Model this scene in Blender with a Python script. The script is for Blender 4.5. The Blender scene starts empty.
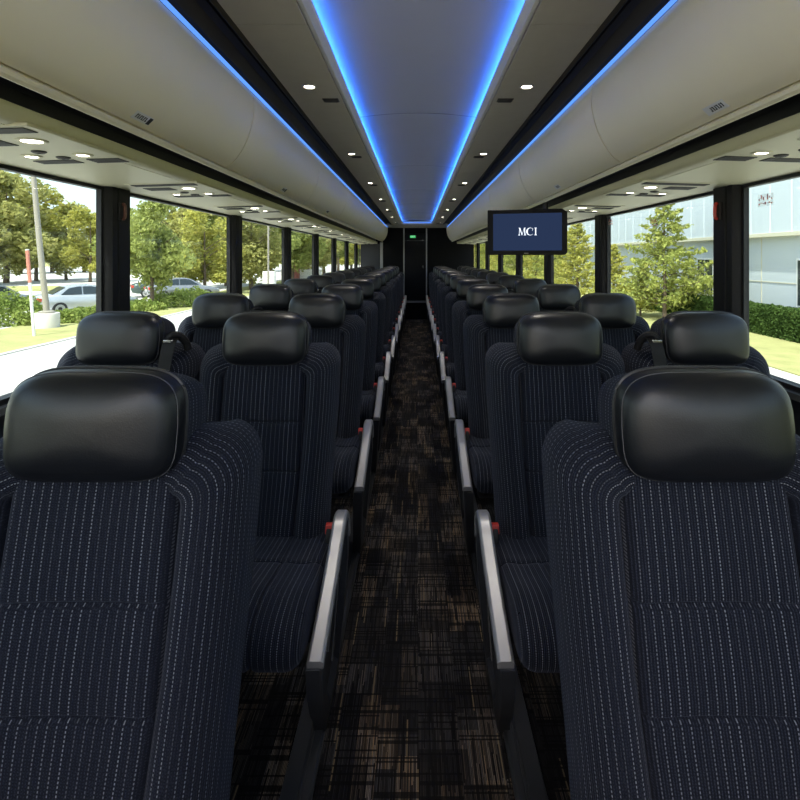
import bpy, bmesh, math, random
from math import sin, cos, pi, radians as R, sqrt, exp, atan2
from mathutils import Vector, Matrix
random.seed(7)
SC = bpy.context.scene
COL = SC.collection

# ------------------------------------------------------------------ mesh helper
class MB:
    def __init__(s):
        s.v = []; s.f = []; s.uv = {}; s.has_uv = False
    def add(s, vs, fs, uvs=None):
        b = len(s.v); s.v += [tuple(p) for p in vs]
        for f in fs: s.f.append(tuple(b + i for i in f))
        if uvs:
            s.has_uv = True
            for i, q in enumerate(uvs): s.uv[b + i] = q
    def box(s, x0, x1, y0, y1, z0, z1):
        s.add([(x0,y0,z0),(x1,y0,z0),(x1,y1,z0),(x0,y1,z0),(x0,y0,z1),(x1,y0,z1),(x1,y1,z1),(x0,y1,z1)],
              [(0,3,2,1),(4,5,6,7),(0,1,5,4),(1,2,6,5),(2,3,7,6),(3,0,4,7)])
        return s
    def grid(s, rows, closed_u=False, closed_v=False, uv=None):
        n = len(rows); m = len(rows[0])
        vs = [p for r in rows for p in r]
        fs = []
        for i in range(n if closed_v else n - 1):
            for j in range(m if closed_u else m - 1):
                a = i*m + j; b = i*m + (j+1) % m; c = ((i+1) % n)*m + (j+1) % m; d = ((i+1) % n)*m + j
                fs.append((a, b, c, d))
        s.add(vs, fs, [q for r in uv for q in r] if uv else None)
        return s
    def rings(s, rings, cap0=True, cap1=True):
        b = len(s.v)
        s.grid(rings, closed_u=True)
        m = len(rings[0])
        if cap0: s.f.append(tuple(b + j for j in reversed(range(m))))
        if cap1: s.f.append(tuple(b + (len(rings)-1)*m + j for j in range(m)))
        return s
    def prism(s, pts, axis, a0, a1):
        # polygon pts in the two other axes, extruded along axis
        def mk(p, a):
            if axis == 'y': return (p[0], a, p[1])
            if axis == 'x': return (a, p[0], p[1])
            return (p[0], p[1], a)
        s.rings([[mk(p, a0) for p in pts], [mk(p, a1) for p in pts]])
        return s
    def tube(s, path, r, n=8, closed=False):
        P = [Vector(p) for p in path]; rings = []
        for i, p in enumerate(P):
            if closed: t = P[(i+1) % len(P)] - P[i-1]
            else: t = P[min(i+1, len(P)-1)] - P[max(i-1, 0)]
            t.normalize()
            up = Vector((0,0,1)) if abs(t.z) < .9 else Vector((0,1,0))
            a = t.cross(up).normalized(); b = t.cross(a)
            rr = r[i] if isinstance(r, (list, tuple)) else r
            rings.append([p + a*(rr*cos(2*pi*k/n)) + b*(rr*sin(2*pi*k/n)) for k in range(n)])
        if closed: s.grid(rings, closed_u=True, closed_v=True)
        else: s.rings(rings)
        return s
    def disc(s, c, r, normal=(0,0,-1), n=20, h=.004):
        c = Vector(c); q = Vector((0,0,1)).rotation_difference(Vector(normal))
        def ring(rr, z): return [c + q @ Vector((rr*cos(2*pi*k/n), rr*sin(2*pi*k/n), z)) for k in range(n)]
        s.rings([ring(r, 0), ring(r, h*.6), ring(r*.85, h)])
        return s
    def lathe(s, c, prof, n=20):
        s.rings([[(c[0]+r*cos(2*pi*k/n), c[1]+r*sin(2*pi*k/n), c[2]+z) for k in range(n)] for r, z in prof])
        return s
    def build(s, name, mat, parent=None, bevel=0, smooth=True, angle=38, sub=0):
        me = bpy.data.meshes.new(name)
        me.from_pydata(s.v, [], s.f)
        if s.has_uv:
            l = me.uv_layers.new(name='UVMap')
            for lp in me.loops: l.data[lp.index].uv = s.uv.get(lp.vertex_index, (0, 0))
        bm = bmesh.new(); bm.from_mesh(me)
        bmesh.ops.recalc_face_normals(bm, faces=bm.faces[:])
        bm.to_mesh(me); bm.free()
        if smooth:
            for p in me.polygons: p.use_smooth = True
            me.set_sharp_from_angle(angle=R(angle))
        me.materials.append(mat)
        o = bpy.data.objects.new(name, me); COL.objects.link(o)
        if parent: o.parent = parent
        if bevel:
            m = o.modifiers.new('bevel', 'BEVEL'); m.width = bevel; m.segments = 3; m.limit_method = 'ANGLE'; m.angle_limit = R(35)
        if sub:
            m = o.modifiers.new('sub', 'SUBSURF'); m.levels = sub; m.render_levels = sub
        return o

def tag(o, label=None, cat=None, group=None, kind=None):
    if label: o['label'] = label
    if cat: o['category'] = cat
    if group: o['group'] = group
    if kind: o['kind'] = kind
    return o
def empty(name, loc=(0,0,0), rz=0):
    o = bpy.data.objects.new(name, None); COL.objects.link(o); o.empty_display_size = .1
    o.location = loc; o.rotation_euler = (0, 0, rz); return o
def thing(name, label, cat, loc=(0,0,0), rz=0, group=None):
    return tag(empty(name, loc, rz), label, cat, group)
KIDS = {}
def copy_tree(o, parent=None):
    c = o.copy(); COL.objects.link(c)
    if parent: c.parent = parent
    for ch in list(o.children): copy_tree(ch, c)
    return c
def struct(o): o['kind'] = 'structure'; return o
ORD = ['first','second','third','fourth','fifth','sixth','seventh','eighth','ninth','tenth','eleventh','twelfth','thirteenth']

def catmull(P, n=6):
    P = [Vector(p) for p in P]; out = []
    for i in range(len(P)-1):
        p0 = P[max(i-1,0)]; p1 = P[i]; p2 = P[i+1]; p3 = P[min(i+2,len(P)-1)]
        for k in range(n):
            t = k/n
            out.append(.5*((2*p1)+(p2-p0)*t+(2*p0-5*p1+4*p2-p3)*t*t+(3*p1-p0-3*p2+p3)*t**3))
    out.append(P[-1]); return out

# ------------------------------------------------------------------ materials
class N:
    def __init__(s, name):
        s.m = bpy.data.materials.new(name); s.m.use_nodes = True
        s.t = s.m.node_tree; s.t.nodes.clear()
        s.out = s.t.nodes.new('ShaderNodeOutputMaterial')
    def n(s, typ, **kw):
        x = s.t.nodes.new(typ)
        for k, v in kw.items(): setattr(x, k, v)
        return x
    def set(s, node, key, val):
        if hasattr(val, 'is_output') : s.t.links.new(val, node.inputs[key])
        else: node.inputs[key].default_value = val
    def math(s, op, a, b=None, c=None):
        x = s.n('ShaderNodeMath', operation=op)
        s.set(x, 0, a)
        if b is not None: s.set(x, 1, b)
        if c is not None: s.set(x, 2, c)
        return x.outputs[0]
    def mix(s, f, a, b):
        x = s.n('ShaderNodeMix', data_type='RGBA')
        s.set(x, 0, f); s.set(x, 6, a); s.set(x, 7, b); return x.outputs[2]
    def coord(s, which='Object'):
        return s.n('ShaderNodeTexCoord').outputs[which]
    def sep(s, v):
        x = s.n('ShaderNodeSeparateXYZ'); s.set(x, 0, v); return x.outputs
    def comb(s, a, b, c=0.0):
        x = s.n('ShaderNodeCombineXYZ'); s.set(x,0,a); s.set(x,1,b); s.set(x,2,c); return x.outputs[0]
    def noise(s, scale, vec=None, detail=2, rough=.5):
        x = s.n('ShaderNodeTexNoise'); x.inputs['Scale'].default_value = scale; x.inputs['Detail'].default_value = detail
        x.inputs['Roughness'].default_value = rough
        if vec is not None: s.set(x, 'Vector', vec)
        return x.outputs[0]
    def ramp(s, f, stops):
        x = s.n('ShaderNodeValToRGB'); s.set(x, 0, f)
        el = x.color_ramp.elements
        while len(el) < len(stops): el.new(.5)
        for e, (p, c) in zip(el, stops): e.position = p; e.color = c if len(c) == 4 else (*c, 1)
        return x.outputs[0]
    def bump(s, h, strength=.3, dist=.01):
        x = s.n('ShaderNodeBump'); x.inputs['Strength'].default_value = strength; x.inputs['Distance'].default_value = dist
        s.set(x, 'Height', h); return x.outputs[0]
    def bsdf(s, base, rough=.5, metal=0, spec=.5, normal=None, **kw):
        x = s.n('ShaderNodeBsdfPrincipled')
        s.set(x, 'Base Color', base if hasattr(base,'is_output') else (*base, 1) if len(base)==3 else base)
        s.set(x, 'Roughness', rough); x.inputs['Metallic'].default_value = metal
        x.inputs['Specular IOR Level'].default_value = spec
        if normal is not None: s.set(x, 'Normal', normal)
        for k, v in kw.items(): s.set(x, k, v)
        s.t.links.new(x.outputs[0], s.out.inputs[0]); return x

def plain(name, c, rough=.5, metal=0, spec=.5, var=.06, nscale=30, bump=0, **kw):
    k = N(name); v = k.noise(nscale, k.coord(), 3)
    a = tuple(max(0, x*(1-var)) for x in c); b = tuple(x*(1+var) for x in c)
    col = k.mix(v, (*a,1), (*b,1))
    nm = k.bump(k.noise(nscale*12, k.coord(), 2), bump, .002) if bump else None
    k.bsdf(col, rough, metal, spec, nm, **kw); return k.m
def emit(name, c, st):
    k = N(name); e = k.n('ShaderNodeEmission'); e.inputs[0].default_value = (*c,1); e.inputs[1].default_value = st
    k.t.links.new(e.outputs[0], k.out.inputs[0]); return k.m

def fabric(name, base, dot, rib):
    k = N(name); uv = k.sep(k.coord('UV')); u, v = uv[0], uv[1]
    f = k.math('FRACT', k.math('DIVIDE', u, .0135))
    line = k.math('LESS_THAN', k.math('ABSOLUTE', k.math('SUBTRACT', f, .5)), .068)
    dots = k.math('LESS_THAN', k.math('FRACT', k.math('DIVIDE', v, .0052)), .52)
    vis = k.math('MULTIPLY', line, dots)
    # each stripe a little different
    st = k.n('ShaderNodeTexWhiteNoise', noise_dimensions='1D'); k.set(st, 'W', k.math('FLOOR', k.math('DIVIDE', u, .0135)))
    vis = k.math('MULTIPLY', vis, k.math('MULTIPLY_ADD', st.outputs[0], .7, .25))
    f2 = k.math('FRACT', k.math('DIVIDE', u, .0045))
    line2 = k.math('LESS_THAN', k.math('ABSOLUTE', k.math('SUBTRACT', f2, .5)), .16)
    d2 = k.math('LESS_THAN', k.math('FRACT', k.math('MULTIPLY_ADD', v, 1/.0038, k.math('MULTIPLY', u, 37.0))), .5)
    fine = k.math('MULTIPLY', line2, d2)
    ns = k.noise(900, k.coord('UV'), 1)
    c = k.mix(fine, (*base,1), (*rib,1))
    sp = k.math('GREATER_THAN', k.noise(420, k.coord('UV'), 2, .7), .60)
    c = k.mix(k.math('MULTIPLY', sp, .40), c, (rib[0]*1.9, rib[1]*1.9, rib[2]*1.9, 1))
    c = k.mix(k.math('MULTIPLY', ns, .45), c, (base[0]*.3, base[1]*.3, base[2]*.3, 1))
    c = k.mix(vis, c, (*dot,1))
    ribh = k.math('SINE', k.math('MULTIPLY', u, 2*pi/.0045))
    k.bsdf(c, .95, 0, .12, k.bump(ribh, .35, .0012), **{'Sheen Weight': .07, 'Sheen Roughness': .5, 'Sheen Tint': (.5,.56,.75,1)})
    return k.m

M = {}
M['fabric'] = fabric('navy pinstripe fabric', (.0070,.0083,.0138), (.165,.172,.195), (.0215,.0245,.036))
def leather():
    k = N('black leather')
    v = k.noise(260, k.coord(), 3)
    vo = k.n('ShaderNodeTexVoronoi'); vo.inputs['Scale'].default_value = 420; k.set(vo, 'Vector', k.coord())
    k.bsdf(k.mix(v, (.0040,.0047,.0066,1), (.0062,.0071,.0096,1)), .36, 0, .42, k.bump(vo.outputs[0], .12, .0008)); return k.m
M['leather'] = leather()
M['plain_navy'] = plain('plain navy fabric', (.0065,.0075,.014), .95, 0, .1, .2, 200)
M['piping'] = plain('piping', (.012,.012,.013), .45)
M['thread'] = plain('stitching', (.05,.05,.055), .7)
M['silver'] = plain('silver armrest plastic', (.30,.30,.31), .38, .55, .5, .03)
M['shell'] = plain('grey seat shell', (.024,.026,.031), .42, 0, .5, .1)
M['dark_plastic'] = plain('black plastic', (.006,.006,.007), .45)
M['black'] = plain('black rubber', (.003,.003,.0035), .6)
M['frame_metal'] = plain('dark metal', (.02,.02,.022), .5, .4)
M['red'] = plain('red buckle', (.45,.03,.018), .4)
M['bin'] = plain('warm grey bin panel', (.70,.635,.455), .42, 0, .4, .03, 6)
M['soffit'] = plain('pale soffit panel', (.60,.57,.40), .5, 0, .35, .03, 6)
M['ceil'] = plain('ceiling fabric panel', (.36,.325,.265), .7, 0, .3, .06, 20, .15)
M['ceil_mid'] = plain('satin ceiling panel', (.44,.43,.41), .38, 0, .45, .05, 4)
M['lip'] = plain('light ceiling trim', (.55,.54,.51), .5)
M['channel'] = plain('dark channel', (.030,.024,.017), .7, 0, .2)
M['wall'] = plain('dark side wall', (.03,.031,.035), .7, 0, .3, .1, 80, .2)
M['rear'] = plain('dark rear panel', (.004,.004,.0055), .7, 0, .15, .15, 20)
M['door'] = plain('black door', (.003,.0034,.0055), .5, 0, .2)
M['post'] = plain('grey post', (.30,.30,.30), .4, .4)
M['chrome'] = plain('chrome', (.7,.7,.7), .15, 1)
M['pillar'] = plain('matt black pillar', (.0045,.0045,.0052), .6, 0, .25)
M['led'] = emit('blue led', (.022,.17,1.0), 15)
M['led_edge'] = emit('blue edge led', (.09,.24,.80), .9)
M['lamp'] = emit('lamp lens', (1,.90,.74), 14)
M['reading'] = emit('reading lamp lens', (1,.93,.80), 9)
M['bezel'] = plain('grey bezel', (.35,.34,.30), .4)
M['grille'] = plain('dark grille', (.03,.028,.024), .6)
M['sticker'] = plain('white sticker', (.62,.62,.60), .5)
M['ink'] = plain('black ink', (.02,.02,.02), .6)
M['inkred'] = plain('red ink', (.5,.12,.10), .6)
M['screen'] = emit('lit screen', (.0125,.021,.049), 1.0)
M['screen_text'] = emit('screen lettering', (.75,.82,.92), 1.0)
M['exit'] = emit('green exit sign', (.02,.42,.10), .55)
M['exit_text'] = emit('exit letters', (.5,.9,.6), .6)

def carpet():
    k = N('brown woven carpet'); p = k.sep(k.coord('Object'))
    x, y = p[0], p[1]
    # planks of random tone
    def cell(sx, sy, seed):
        row = k.math('FLOOR', k.math('DIVIDE', x, sx))
        off = k.n('ShaderNodeTexWhiteNoise', noise_dimensions='2D'); k.set(off, 'Vector', k.comb(row, seed))
        yy = k.math('FLOOR', k.math('ADD', k.math('DIVIDE', y, sy), off.outputs[0]))
        w = k.n('ShaderNodeTexWhiteNoise', noise_dimensions='3D'); k.set(w, 'Vector', k.comb(row, yy, seed)); return w.outputs[0]
    blk = cell(.055, .19, 3.3)
    blk2 = cell(.13, .11, 8.1)
    line = cell(.0036, .09, 1.7)
    tone = cell(.0036, .55, 5.2)
    lx = k.math('ABSOLUTE', k.math('SUBTRACT', k.math('FRACT', k.math('DIVIDE', x, .0036)), .5))
    gap = k.math('LESS_THAN', lx, .33)
    amt = k.math('MULTIPLY', k.math('POWER', line, 1.2), k.math('MULTIPLY_ADD', k.math('POWER', blk, 1.5), 1.25, .28))
    amt = k.math('MULTIPLY', amt, k.math('MULTIPLY_ADD', k.math('GREATER_THAN', blk2, .55), -.65, 1.0))
    amt = k.math('MINIMUM', k.math('MULTIPLY', amt, gap), 1.0)
    hue = k.ramp(k.math('MULTIPLY_ADD', blk, .6, k.math('MULTIPLY', tone, .4)), [(0, (.10,.11,.13)), (.45, (.15,.14,.135)), (.75, (.21,.165,.12)), (1, (.30,.20,.11))])
    c = k.mix(amt, (.0050,.0048,.0055,1), hue)
    # a few long pale threads
    c = k.mix(k.math('MULTIPLY', k.math('GREATER_THAN', cell(.0036, .16, 9.7), .982), .65), c, (.22,.17,.10,1))
    wy = k.n('ShaderNodeTexWhiteNoise', noise_dimensions='2D')
    k.set(wy, 'Vector', k.comb(k.math('FLOOR', k.math('DIVIDE', y, .0052)), k.math('FLOOR', k.math('DIVIDE', x, .11))))
    c = k.mix(k.math('MULTIPLY', k.math('GREATER_THAN', wy.outputs[0], .78), .85), c, (.004,.004,.0045,1))
    c = k.mix(k.math('MULTIPLY', k.noise(450, k.coord(), 1), .35), c, (.004,.004,.005,1))
    k.bsdf(c, .95, 0, .1, k.bump(k.noise(600, k.coord(), 1), .4, .002)); return k.m
M['carpet'] = carpet()

def glass():
    k = N('window glass')
    t = k.n('ShaderNodeBsdfTransparent'); t.inputs[0].default_value = (.80,.85,.84,1)
    g = k.n('ShaderNodeBsdfGlossy'); g.inputs[0].default_value = (.9,.9,.9,1); g.inputs['Roughness'].default_value = .02
    lw = k.n('ShaderNodeLayerWeight'); lw.inputs[0].default_value = .5
    fr = k.math('MULTIPLY_ADD', k.math('POWER', lw.outputs[1], 5.0), .25, .02)
    mx = k.n('ShaderNodeMixShader'); k.t.links.new(fr, mx.inputs[0])
    k.t.links.new(t.outputs[0], mx.inputs[1]); k.t.links.new(g.outputs[0], mx.inputs[2])
    k.t.links.new(mx.outputs[0], k.out.inputs[0]); return k.m
M['glass'] = glass()
def film():
    k = N('clear film'); t = k.n('ShaderNodeBsdfTransparent'); t.inputs[0].default_value = (.97,.97,.97,1)
    d = k.n('ShaderNodeBsdfDiffuse'); d.inputs[0].default_value = (.8,.8,.8,1)
    mx = k.n('ShaderNodeMixShader'); mx.inputs[0].default_value = .12
    k.t.links.new(t.outputs[0], mx.inputs[1]); k.t.links.new(d.outputs[0], mx.inputs[2]); k.t.links.new(mx.outputs[0], k.out.inputs[0]); return k.m
M['film'] = film()

def leaf(name, stops, tr=.35):
    k = N(name)
    c = k.ramp(k.noise(1.6, k.coord(), 4, .7), stops)
    b = k.n('ShaderNodeBsdfDiffuse'); k.set(b, 0, c)
    t = k.n('ShaderNodeBsdfTranslucent'); k.set(t, 0, c)
    m = k.n('ShaderNodeMixShader'); m.inputs[0].default_value = tr
    k.t.links.new(b.outputs[0], m.inputs[1]); k.t.links.new(t.outputs[0], m.inputs[2]); k.t.links.new(m.outputs[0], k.out.inputs[0]); return k.m
M['leaf_green'] = leaf('green leaves', [(.3,(.20,.23,.07)),(.55,(.38,.42,.13)),(.75,(.58,.58,.22))], .45)
M['leaf_olive'] = leaf('olive leaves', [(.3,(.24,.25,.09)),(.55,(.44,.43,.15)),(.75,(.64,.56,.25))], .45)
M['leaf_yellow'] = leaf('yellow green leaves', [(.3,(.26,.28,.08)),(.55,(.52,.50,.13)),(.75,(.72,.63,.20))], .45)
M['needle'] = leaf('spruce needles', [(.3,(.18,.22,.07)),(.55,(.40,.43,.12)),(.75,(.65,.60,.19))], .4)
M['hedge'] = leaf('hedge leaves', [(.3,(.03,.055,.015)),(.6,(.08,.13,.035)),(.8,(.16,.20,.06))], .25)
M['shrub'] = leaf('shrub leaves', [(.3,(.12,.18,.04)),(.55,(.28,.34,.09)),(.8,(.42,.44,.14))], .3)
M['bark'] = plain('bark', (.14,.105,.075), .9, 0, .2, .3, 8)
M['grass'] = plain('grass', (.34,.33,.14), .95, 0, .1, .35, 1.5, .3)
M['concrete'] = plain('pale concrete', (.50,.48,.44), .9, 0, .2, .08, .6)
M['lot'] = plain('pale parking surface', (.55,.53,.49), .9, 0, .2, .1, .3)
M['panel'] = plain('pale metal cladding', (.50,.55,.58), .45, 0, .4, .04, .5)
M['panel_low'] = plain('lower wall render', (.48,.52,.54), .7, 0, .3, .05, .5)
M['band'] = plain('cream band', (.55,.52,.40), .6)
M['dark_glass'] = plain('dark window glass', (.03,.04,.045), .08, 0, .6)
M['win_white'] = plain('white window frame', (.7,.7,.68), .5)
M['car_silver'] = plain('silver car paint', (.50,.52,.54), .25, .4)
M['car_dark'] = plain('dark green car paint', (.07,.10,.09), .25, .3)
M['car_grey'] = plain('grey car paint', (.30,.31,.33), .25, .4)
M['tyre'] = plain('tyre', (.015,.015,.015), .8)
M['rim'] = plain('wheel rim', (.55,.55,.55), .3, .8)
M['tail'] = plain('tail lamp', (.5,.05,.03), .2)
M['pole'] = plain('weathered steel pole', (.30,.27,.22), .6)
M['conc_base'] = plain('concrete base', (.60,.57,.52), .9)
M['sign_red'] = plain('red sign', (.55,.20,.14), .5)
M['sign_white'] = plain('white sign', (.75,.73,.68), .5)
M['brick'] = plain('reddish screen', (.35,.12,.10), .8)

# ------------------------------------------------------------------ layout numbers
XW = 1.22                 # inner face of the side walls
D1, PITCH, ROWS = .82, .853, 12
XA, XWIN = .478, .942     # seat centres
YB = 11.2                 # rear bulkhead
def rowy(k): return D1 + PITCH*k
ZT, ZB = 1.572, .868      # window top, bottom

# ------------------------------------------------------------------ camera
cam = bpy.data.cameras.new('camera'); camo = bpy.data.objects.new('camera', cam); COL.objects.link(camo)
cam.sensor_width = 36; cam.sensor_fit = 'HORIZONTAL'; cam.lens = 36*522/800
camo.location = (-.004, 0, 1.30); camo.rotation_euler = (R(90), 0, 0)
cam.shift_x = -(417-400)/800; cam.shift_y = -(400-257)/800
cam.clip_start = .02; cam.clip_end = 500
SC.camera = camo

# ------------------------------------------------------------------ bus shell
fl = MB(); fl.box(-XW, XW, -.40, YB, -.06, 0)
struct(fl.build('floor', M['carpet'], smooth=False))
st = MB(); st.box(-.44, .44, YB-.32, YB-.002, .001, .375)
struct(st.build('trim_1', M['rear'], bevel=.01))
ed = MB(); ed.box(-.24, .24, YB-.335, YB-.31, .345, .385)
struct(ed.build('trim_2', M['post'], bevel=.004))
# floor tracks that run along the aisle
for i, s in enumerate((-1, 1)):
    m = MB(); pr = [(.243,.001),(.243,.010),(.250,.016),(.268,.016),(.270,.013),(.276,.013),(.278,.016),(.318,.016),(.322,.001)]
    m.prism([(s*x - .012, z) for x, z in pr], 'y', -.3, YB-.35)
    struct(m.build('trim_%d' % (3+i), M['shell'], smooth=False))
# side walls
for s, nm in ((-1, 'left'), (1, 'right')):
    m = MB(); m.box(*sorted((s*XW, s*(XW+.08))), -.40, YB, -.06, ZB)
    struct(m.build('wall_'+nm, M['wall']))
    m = MB(); m.prism([(s*x, z) for x, z in [(XW-.035,ZB-.05),(XW-.035,ZB-.02),(XW-.02,ZB-.004),(XW+.04,ZB-.001),(XW+.04,ZB-.05)]], 'y', -.40, YB)
    struct(m.build('trim_%d' % (5 if s < 0 else 6), M['dark_plastic']))
    m = MB(); m.box(*sorted((s*(XW+.01), s*(XW+.06))), -.40, YB, ZT-.005, 2.16)
    struct(m.build('wall_upper_'+nm, M['dark_plastic']))
m = MB(); m.box(-XW-.08, XW+.08, -.46, -.40, -.06, .98); struct(m.build('wall_front', M['wall']))  # unseen low wall, added to keep bright ground out of headrest reflections
m = MB(); m.box(-XW-.08, XW+.08, -.40, YB+.1, 2.10, 2.16)
struct(m.build('roof', M['dark_plastic']))
# pillars and window panes
PL = {-1: (2.10, 1.387), 1: (2.045, 1.405)}
wn = 1; tn = 7
for s in (-1, 1):
    y0, p = PL[s]; ys = [y0 + p*k for k in range(-2, 7)]
    for y in ys:
        if y > YB - .3 or y < -.2: continue
        m = MB(); hw = .074
        m.prism([(s*(XW+.03), y-hw), (s*(XW-.01), y-hw), (s*(XW-.028), y-hw+.012), (s*(XW-.028), y-.03), (s*(XW-.020), y-.026), (s*(XW-.020), y-.02), (s*(XW-.028), y-.016),
                 (s*(XW-.028), y+hw-.012), (s*(XW-.01), y+hw), (s*(XW+.03), y+hw)], 'z', ZB-.01, ZT+.005)
        struct(m.build('trim_%d' % tn, M['pillar'])); tn += 1
    edges = [-.40] + [y for y in ys if y > -.2] + [YB]
    for a, b in zip(edges[:-1], edges[1:]):
        if b - a < .5 or b < .1: continue
        a2, b2 = a+.074, b-.074
        if a2 < -.35: a2 = -.38
        m = MB(); m.box(*sorted((s*(XW+.012), s*(XW+.017))), a2, b2, ZB, ZT)
        w = struct(m.build('window_%d' % wn, M['glass'], smooth=False)); wn += 1
        g = MB(); t = .013
        X0, X1 = sorted((s*(XW+.002), s*(XW+.022)))
        g.box(X0, X1, a2, a2+t, ZB, ZT); g.box(X0, X1, b2-t, b2, ZB, ZT); g.box(X0, X1, a2+t, b2-t, ZB, ZB+t); g.box(X0, X1, a2+t, b2-t, ZT-t*.9, ZT)
        g.build('gasket', M['black'], w, smooth=False)
# emergency handles on the first pillars
for s, lab, mt in ((1, 'red emergency window handle on the pillar at right', M['red']), (-1, 'dark reddish emergency window handle on the black pillar at left', plain('brown red', (.10,.03,.02), .5))):
    y = PL[s][0] + (.022 if s > 0 else -.005)
    t = thing('emergency_handle', lab, 'handle', (s*(XW-.0285), y, 1.452)); t.scale = (.8,.8,.75)
    m = MB(); m.box(*sorted((0, -s*.008)), -.026, .026, -.005, .085); m.build('mount_plate', M['dark_plastic'], t, bevel=.003)
    m = MB(); m.tube(catmull([(-s*.008,.0,.0),(-s*.018,.0,.006),(-s*.020,.0,.04),(-s*.018,.0,.074),(-s*.008,.0,.08)], 4), .0085, 8); m.build('grip', mt, t)

# ceiling: middle dome in panels, lips, side panels, channels
def sag(y): return .004*sin(y*4.3)+.003*sin(y*9.1+1)
m = MB(); YE = 10.05
seams = [-.35, -.1, 1.24, 2.58, 4.05, 5.5, 6.9, 8.3, 9.3, YE]
for a, b in zip(seams[:-1], seams[1:]):
    rows = []
    nY = 14
    for i in range(nY+1):
        y = a + .003 + (b-a-.006)*i/nY; e = min(i, nY-i)
        row = []
        for j in range(17):
            q = -1 + 2*j/16
            z = 1.984 + .022*(1-q*q) + .35*sag(y)*(1-q*q) + (.007 if e == 0 else 0)
            row.append((q*.286, y, z))
        rows.append(row)
    m.grid(rows)
struct(m.build('ceiling', M['ceil_mid']))
m = MB()
for s in (-1, 1):
    m.prism([(s*x, z) for x, z in [(.272,1.9545),(.274,1.948),(.290,1.936),(.302,1.938),(.304,1.95),(.304,1.99),(.292,1.99),(.288,1.953),(.277,1.953),(.274,1.9605)]], 'y', -.35, YE+.02)
m.box(-.30, .30, YE, YE+.03, 1.94, 1.99)
struct(m.build('trim_30', M['lip'], smooth=False))
m = MB()
for s in (-1, 1):
    edges = [-.35, .1, 1.42, 2.66, 3.9, 5.2, 6.5, 7.8, 9.1, YE+.03]
    for a, b in zip(edges[:-1], edges[1:]):
        m.box(*sorted((s*.304, s*.497)), a+.0015, b-.0015, 1.932, 1.95)
m.box(-.62, .62, YE+.032, YB, 1.925, 1.95)
struct(m.build('ceiling_side', M['ceil'], smooth=False))
m = MB()
for s in (-1, 1):
    m.prism([(s*x, z) for x, z in [(.497,1.934),(.510,1.928),(.518,1.934),(.520,1.952),(.532,1.955),(.534,1.944),(.541,1.944),(.544,1.957),(.572,1.957),(.60,1.93),(.64,1.93),(.64,1.99),(.497,1.99)]], 'y', -.35, YB-.1)
struct(m.build('trim_31', M['channel'], smooth=False))

# LED strips
for s, sd in ((-1, 'left'), (1, 'right')):
    m = MB(); m.prism([(s*x, z) for x, z in [(.2805,1.9565),(.2865,1.9565),(.2865,1.9665),(.2805,1.9665)]], 'y', -.34, YE-.03)
    tag(m.build('led_strip', M['led'], smooth=False), 'blue glowing strip along the %s edge of the middle ceiling panel' % sd, 'light strip', 'blue cove light strips')
    m = MB(); m.prism([(s*x, z) for x, z in [(.597,1.9085),(.606,1.9015),(.611,1.906),(.602,1.914)]], 'y', -.35, YB-.55)
    tag(m.build('led_strip', M['led_edge'], smooth=False), 'blue glowing strip along the top edge of the %s luggage bins' % sd, 'light strip', 'blue bin edge light strips')
m = MB(); m.box(-.26, .26, YE-.012, YE-.002, 1.957, 1.967)
tag(m.build('led_strip', M['led_edge'], smooth=False), 'short blue glowing strip across the rear end of the ceiling panel', 'light strip')

# downlights and little vents
def downlight(x, y, lab, grp):
    t = thing('downlight', lab, 'light', (x, y, 1.932), 0, grp)
    m = MB(); m.lathe((0,0,0), [(.026,.0),(.028,-.003),(.024,-.006),(.019,-.004),(.018,.002)], 20); m.build('bezel', M['bezel'], t)
    m = MB(); m.disc((0,0,-.001), .0175, (0,0,-1), 16, .003); m.build('lens', M['lamp'], t)
    l = bpy.data.lights.new('downlight', 'SPOT'); l.energy = DL; l.spot_size = R(95); l.spot_blend = 1; l.shadow_soft_size = .02; l.color = (1,.92,.80)
    o = bpy.data.objects.new('downlight_lamp', l); COL.objects.link(o); o.location = (x, y, 1.918)
DL = 9
for s, sd in ((-1, 'left'), (1, 'right')):
    for k in range(7):
        downlight(s*.402, 1.93 + 1.255*k, 'round warm ceiling downlight, %s from the camera in the %s row' % (ORD[k], sd), 'ceiling downlights')
    for k in range(7):
        y = 2.10 + 1.29*k if k == 0 else 2.0 + 1.29*k
        t = thing('ceiling_vent', 'small dark ceiling vent, %s from the camera beside the %s downlights' % (ORD[k], sd), 'vent', (s*(.350 if k == 0 else .385), y, 1.932), 0, 'small ceiling vents')
        m = MB(); m.box(-.032,.032,-.021,.021,-.004,.0); m.build('vent_frame', M['grille'], t, bevel=.002)
        m = MB()
        for q in range(5): m.box(-.026,.026,-.016+q*.0075,-.013+q*.0075,-.006,-.0041)
        m.build('slats', M['dark_plastic'], t, smooth=False)

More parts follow.
